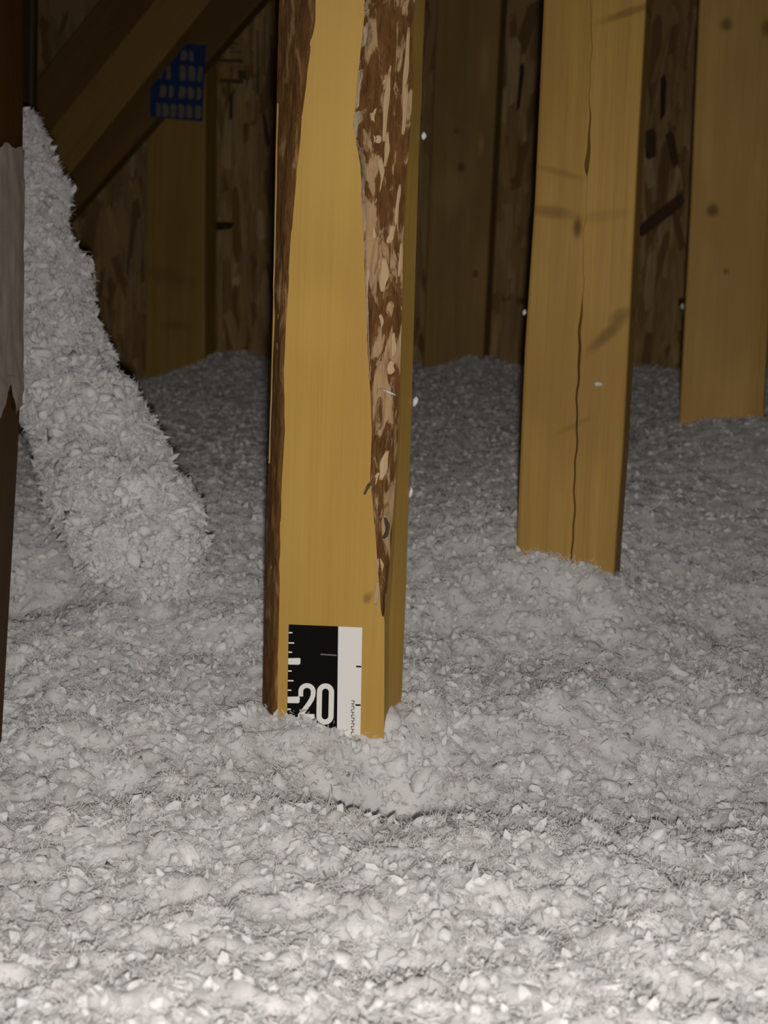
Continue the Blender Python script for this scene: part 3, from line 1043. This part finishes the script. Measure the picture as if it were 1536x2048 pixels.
def fibres(name, pos, nrm_, ln, parent):
    """fine curled glass fibres standing off a surface"""
    n_ = len(pos)
    K = 5
    d = rng.normal(size=(n_, 3)) + nrm_ * .4
    d /= np.linalg.norm(d, axis=1)[:, None]
    P = np.empty((n_, K, 3)); P[:, 0] = pos
    for k in range(1, K):
        P[:, k] = P[:, k - 1] + d * (ln / (K - 1))[:, None]
        d = d + rng.normal(size=(n_, 3)) * .55
        d /= np.linalg.norm(d, axis=1)[:, None]
    hc = bpy.data.hair_curves.new(name)
    hc.add_curves([K] * n_)
    hc.attributes['position'].data.foreach_set('vector', P.astype(np.float32).ravel())
    ra = hc.attributes.get('radius') or hc.attributes.new('radius', 'FLOAT', 'POINT')
    ra.data.foreach_set('value', (np.tile([.00012, .00014, .00013, .0001, .00004], n_) * np.repeat(rng.uniform(.6, 1.5, n_), K)).astype(np.float32))
    hc.materials.append(M_FIBRE)
    o = place(bpy.data.objects.new(name, hc), parent=parent)
    return tag(o, kind='stuff')


pos_, nr_ = [], []
for (v_, t_), (tp, keep) in zip(packs[1:3], ((T_BIG, 190000), (T_SML, 170000))):
    k = tp[0].shape[1]
    vv = v_.reshape(-1, k, 3); nn = vv - vv.mean(1, keepdims=True)
    vv = vv.reshape(-1, 3); nn = nn.reshape(-1, 3); nn = nn / (np.linalg.norm(nn, axis=1)[:, None] + 1e-9)
    up = np.nonzero(nn[:, 2] > -.1)[0]
    up = rng.choice(up, keep)
    pos_.append(vv[up] + rng.normal(0, .0006, (keep, 3))); nr_.append(nn[up])
x, y = in_view(210000, .05)
keep = rng.uniform(0, 1, len(x)) < calm(y) * 1.15
x, y = x[keep], y[keep]
pos_.append(np.stack([x, y, ground0(x, y) + lumps(x, y) + rng.uniform(-.001, .003, len(x))], -1)); nr_.append(np.tile([0, -.25, 1.0], (len(x), 1)))
pos_ = np.concatenate(pos_); nr_ = np.concatenate(nr_)
fibres('fibre', pos_, nr_, rng.uniform(.0025, .0085, len(pos_)), ins)
tag(ins, 'loose fluffy white blown insulation heaped over the attic floor', 'insulation', kind='stuff')

# ------------------------------------------------------------------ the steep bank of insulation on the left
sec = [(255, -40, 60, 1.44), (300, -30, 84, 1.43), (360, -30, 108, 1.415), (420, -30, 128, 1.40), (500, -30, 142, 1.38), (580, -28, 168, 1.36), (650, -22, 186, 1.34), (720, 5, 206, 1.32),
       (790, 42, 240, 1.29), (860, 62, 288, 1.265), (930, 88, 325, 1.24), (1000, 108, 362, 1.215), (1060, 138, 402, 1.19), (1110, 185, 418, 1.175), (1150, 235, 392, 1.165), (1190, 280, 350, 1.16)]
NS, NA = 150, 84
ys = np.array([s_[0] for s_ in sec], float)
cen, hwid = [], []
for yy in np.linspace(ys[0], ys[-1], NS):
    l_ = np.interp(yy, ys, [s_[1] for s_ in sec]); r_ = np.interp(yy, ys, [s_[2] for s_ in sec]); Y_ = np.interp(yy, ys, [s_[3] for s_ in sec])
    p, q = at(l_, yy, Y_), at(r_, yy, Y_)
    c0 = (p + q) / 2
    cen.append(tuple(c0)); hwid.append((q - p).length / 2)
cen = np.array(cen); hwid = np.array(hwid)
tan = np.gradient(cen, axis=0); tan /= np.linalg.norm(tan, axis=1)[:, None]
ang = np.linspace(0, 2 * np.pi, NA, endpoint=False)
ex = np.array([1.0, 0, 0])
bx = ex - tan * (tan @ ex)[:, None]; bx /= np.linalg.norm(bx, axis=1)[:, None]
by = np.cross(tan, bx)
rad = .93 * hwid
bv = cen[:, None, :] + bx[:, None, :] * (np.cos(ang)[None, :, None] * rad[:, None, None]) + by[:, None, :] * (np.sin(ang)[None, :, None] * (rad * .62)[:, None, None])
nrm = bx[:, None, :] * np.cos(ang)[None, :, None] + by[:, None, :] * (np.sin(ang)[None, :, None] * 1.3)
nrm /= np.linalg.norm(nrm, axis=2)[:, :, None]


def lumps3(P):
    x, y, z = P[..., 0], P[..., 1], P[..., 2]
    return (.022 * (vnoise(x * 26, y * 26, z * 26, 61) - .5) + .012 * np.abs(vnoise(x * 70, y * 70, z * 70, 62) - .5)
            + .006 * (vnoise(x * 160, y * 160, z * 160, 63) - .5) + .003 * (vnoise(x * 400, y * 400, z * 400, 64) - .5))


bv = bv + nrm * lumps3(bv)[..., None]
flatv = bv.reshape(-1, 3)
i0 = np.arange(NS * NA).reshape(NS, NA)
a = i0[:-1].ravel(); b_ = np.roll(i0, -1, 1)[:-1].ravel(); c_ = np.roll(i0, -1, 1)[1:].ravel(); d_ = i0[1:].ravel()
bt = np.concatenate([np.stack([a, b_, c_], 1), np.stack([a, c_, d_], 1)])
bp = [(flatv, bt)]


def on_bank(n_):
    i = rng.integers(0, NS, n_); j = rng.integers(0, NA, n_)
    wgt = rng.uniform(0, 1, n_) < rad[i] / rad.max()
    i, j = i[wgt], j[wgt]
    return bv[i, j], nrm[i, j]


P_, N_ = on_bank(1000); r = np.clip(np.exp(rng.normal(math.log(.0052), .35, len(P_))), .0025, .009)
bp.append(scatter(T_BIG, P_ - N_ * (r * .45)[:, None], r, 1))
P_, N_ = on_bank(4000); r = np.clip(np.exp(rng.normal(math.log(.0034), .4, len(P_))), .0015, .009)
bp.append(scatter(T_SML, P_ + N_ * .001, r, 1))
P_, N_ = on_bank(8000)
bp.append(shards(P_ + N_ * .003, rng.uniform(.006, .019, len(P_)), rng.uniform(.0025, .007, len(P_))))
P_, N_ = on_bank(420)
bp.append(shards(P_ + N_ * .006, rng.uniform(.012, .024, len(P_)), rng.uniform(.004, .008, len(P_))))
bank = place(bpy.data.objects.new('insulation_bank', fast_mesh('insulation_bank', *pack(bp), M_FLUFF)))
P_, N_ = on_bank(170000)
fibres('fibre', P_ + N_ * rng.uniform(-.001, .004, len(P_))[:, None], N_, rng.uniform(.002, .009, len(P_)), bank)
tag(bank, 'steep tongue of fluffy insulation sliding down at the left', 'insulation', kind='stuff')


# ------------------------------------------------------------------ wisps caught on the timber
def wisp(px, py, fr, d, ln, wd, tilt, label):
    u, z = fr.uz(px, py, d)
    t = T_SML[0][rng.integers(0, 16)]
    o_ = fr.pt(u, d, z)
    c, s_ = math.cos(tilt), math.sin(tilt)
    v = []
    for a, b_, c_ in t:
        x, zz_ = a * wd / 2, b_ * ln / 2
        v.append((x * c + zz_ * s_, c_ * .0015, zz_ * c - x * s_))
    o = mesh_obj('insulation_wisp', v, [tuple(q) for q in T_SML[1]], M_FLUFF, loc=o_, smooth=True)
    o.rotation_euler = (0, 0, fr.yaw)
    return tag(o, label, 'insulation', 'wisps of insulation caught on the timber')


wisp(831, 803, MP, D, .013, .004, .3, 'white wisp on the right edge of the ruler post, halfway up')
wisp(822, 985, MP, D, .007, .004, .2, 'small white wisp low on the right edge of the ruler post')
wisp(848, 272, MP, D, .006, .003, .1, 'small white wisp high on the right edge of the ruler post')
wisp(780, 785, MP, .0005, .003, .016, .35, 'grey wisp lying across the bark of the ruler post')
wisp(1197, 768, CP, -.0006, .004, .012, 0, 'white wisp on the face of the cracked post')
wisp(1049, 625, CP, .002, .006, .003, .2, 'tiny wisp on the left edge of the cracked post')
wisp(1364, 612, RP, .002, .008, .004, .1, 'tiny wisp on the left edge of the right post')
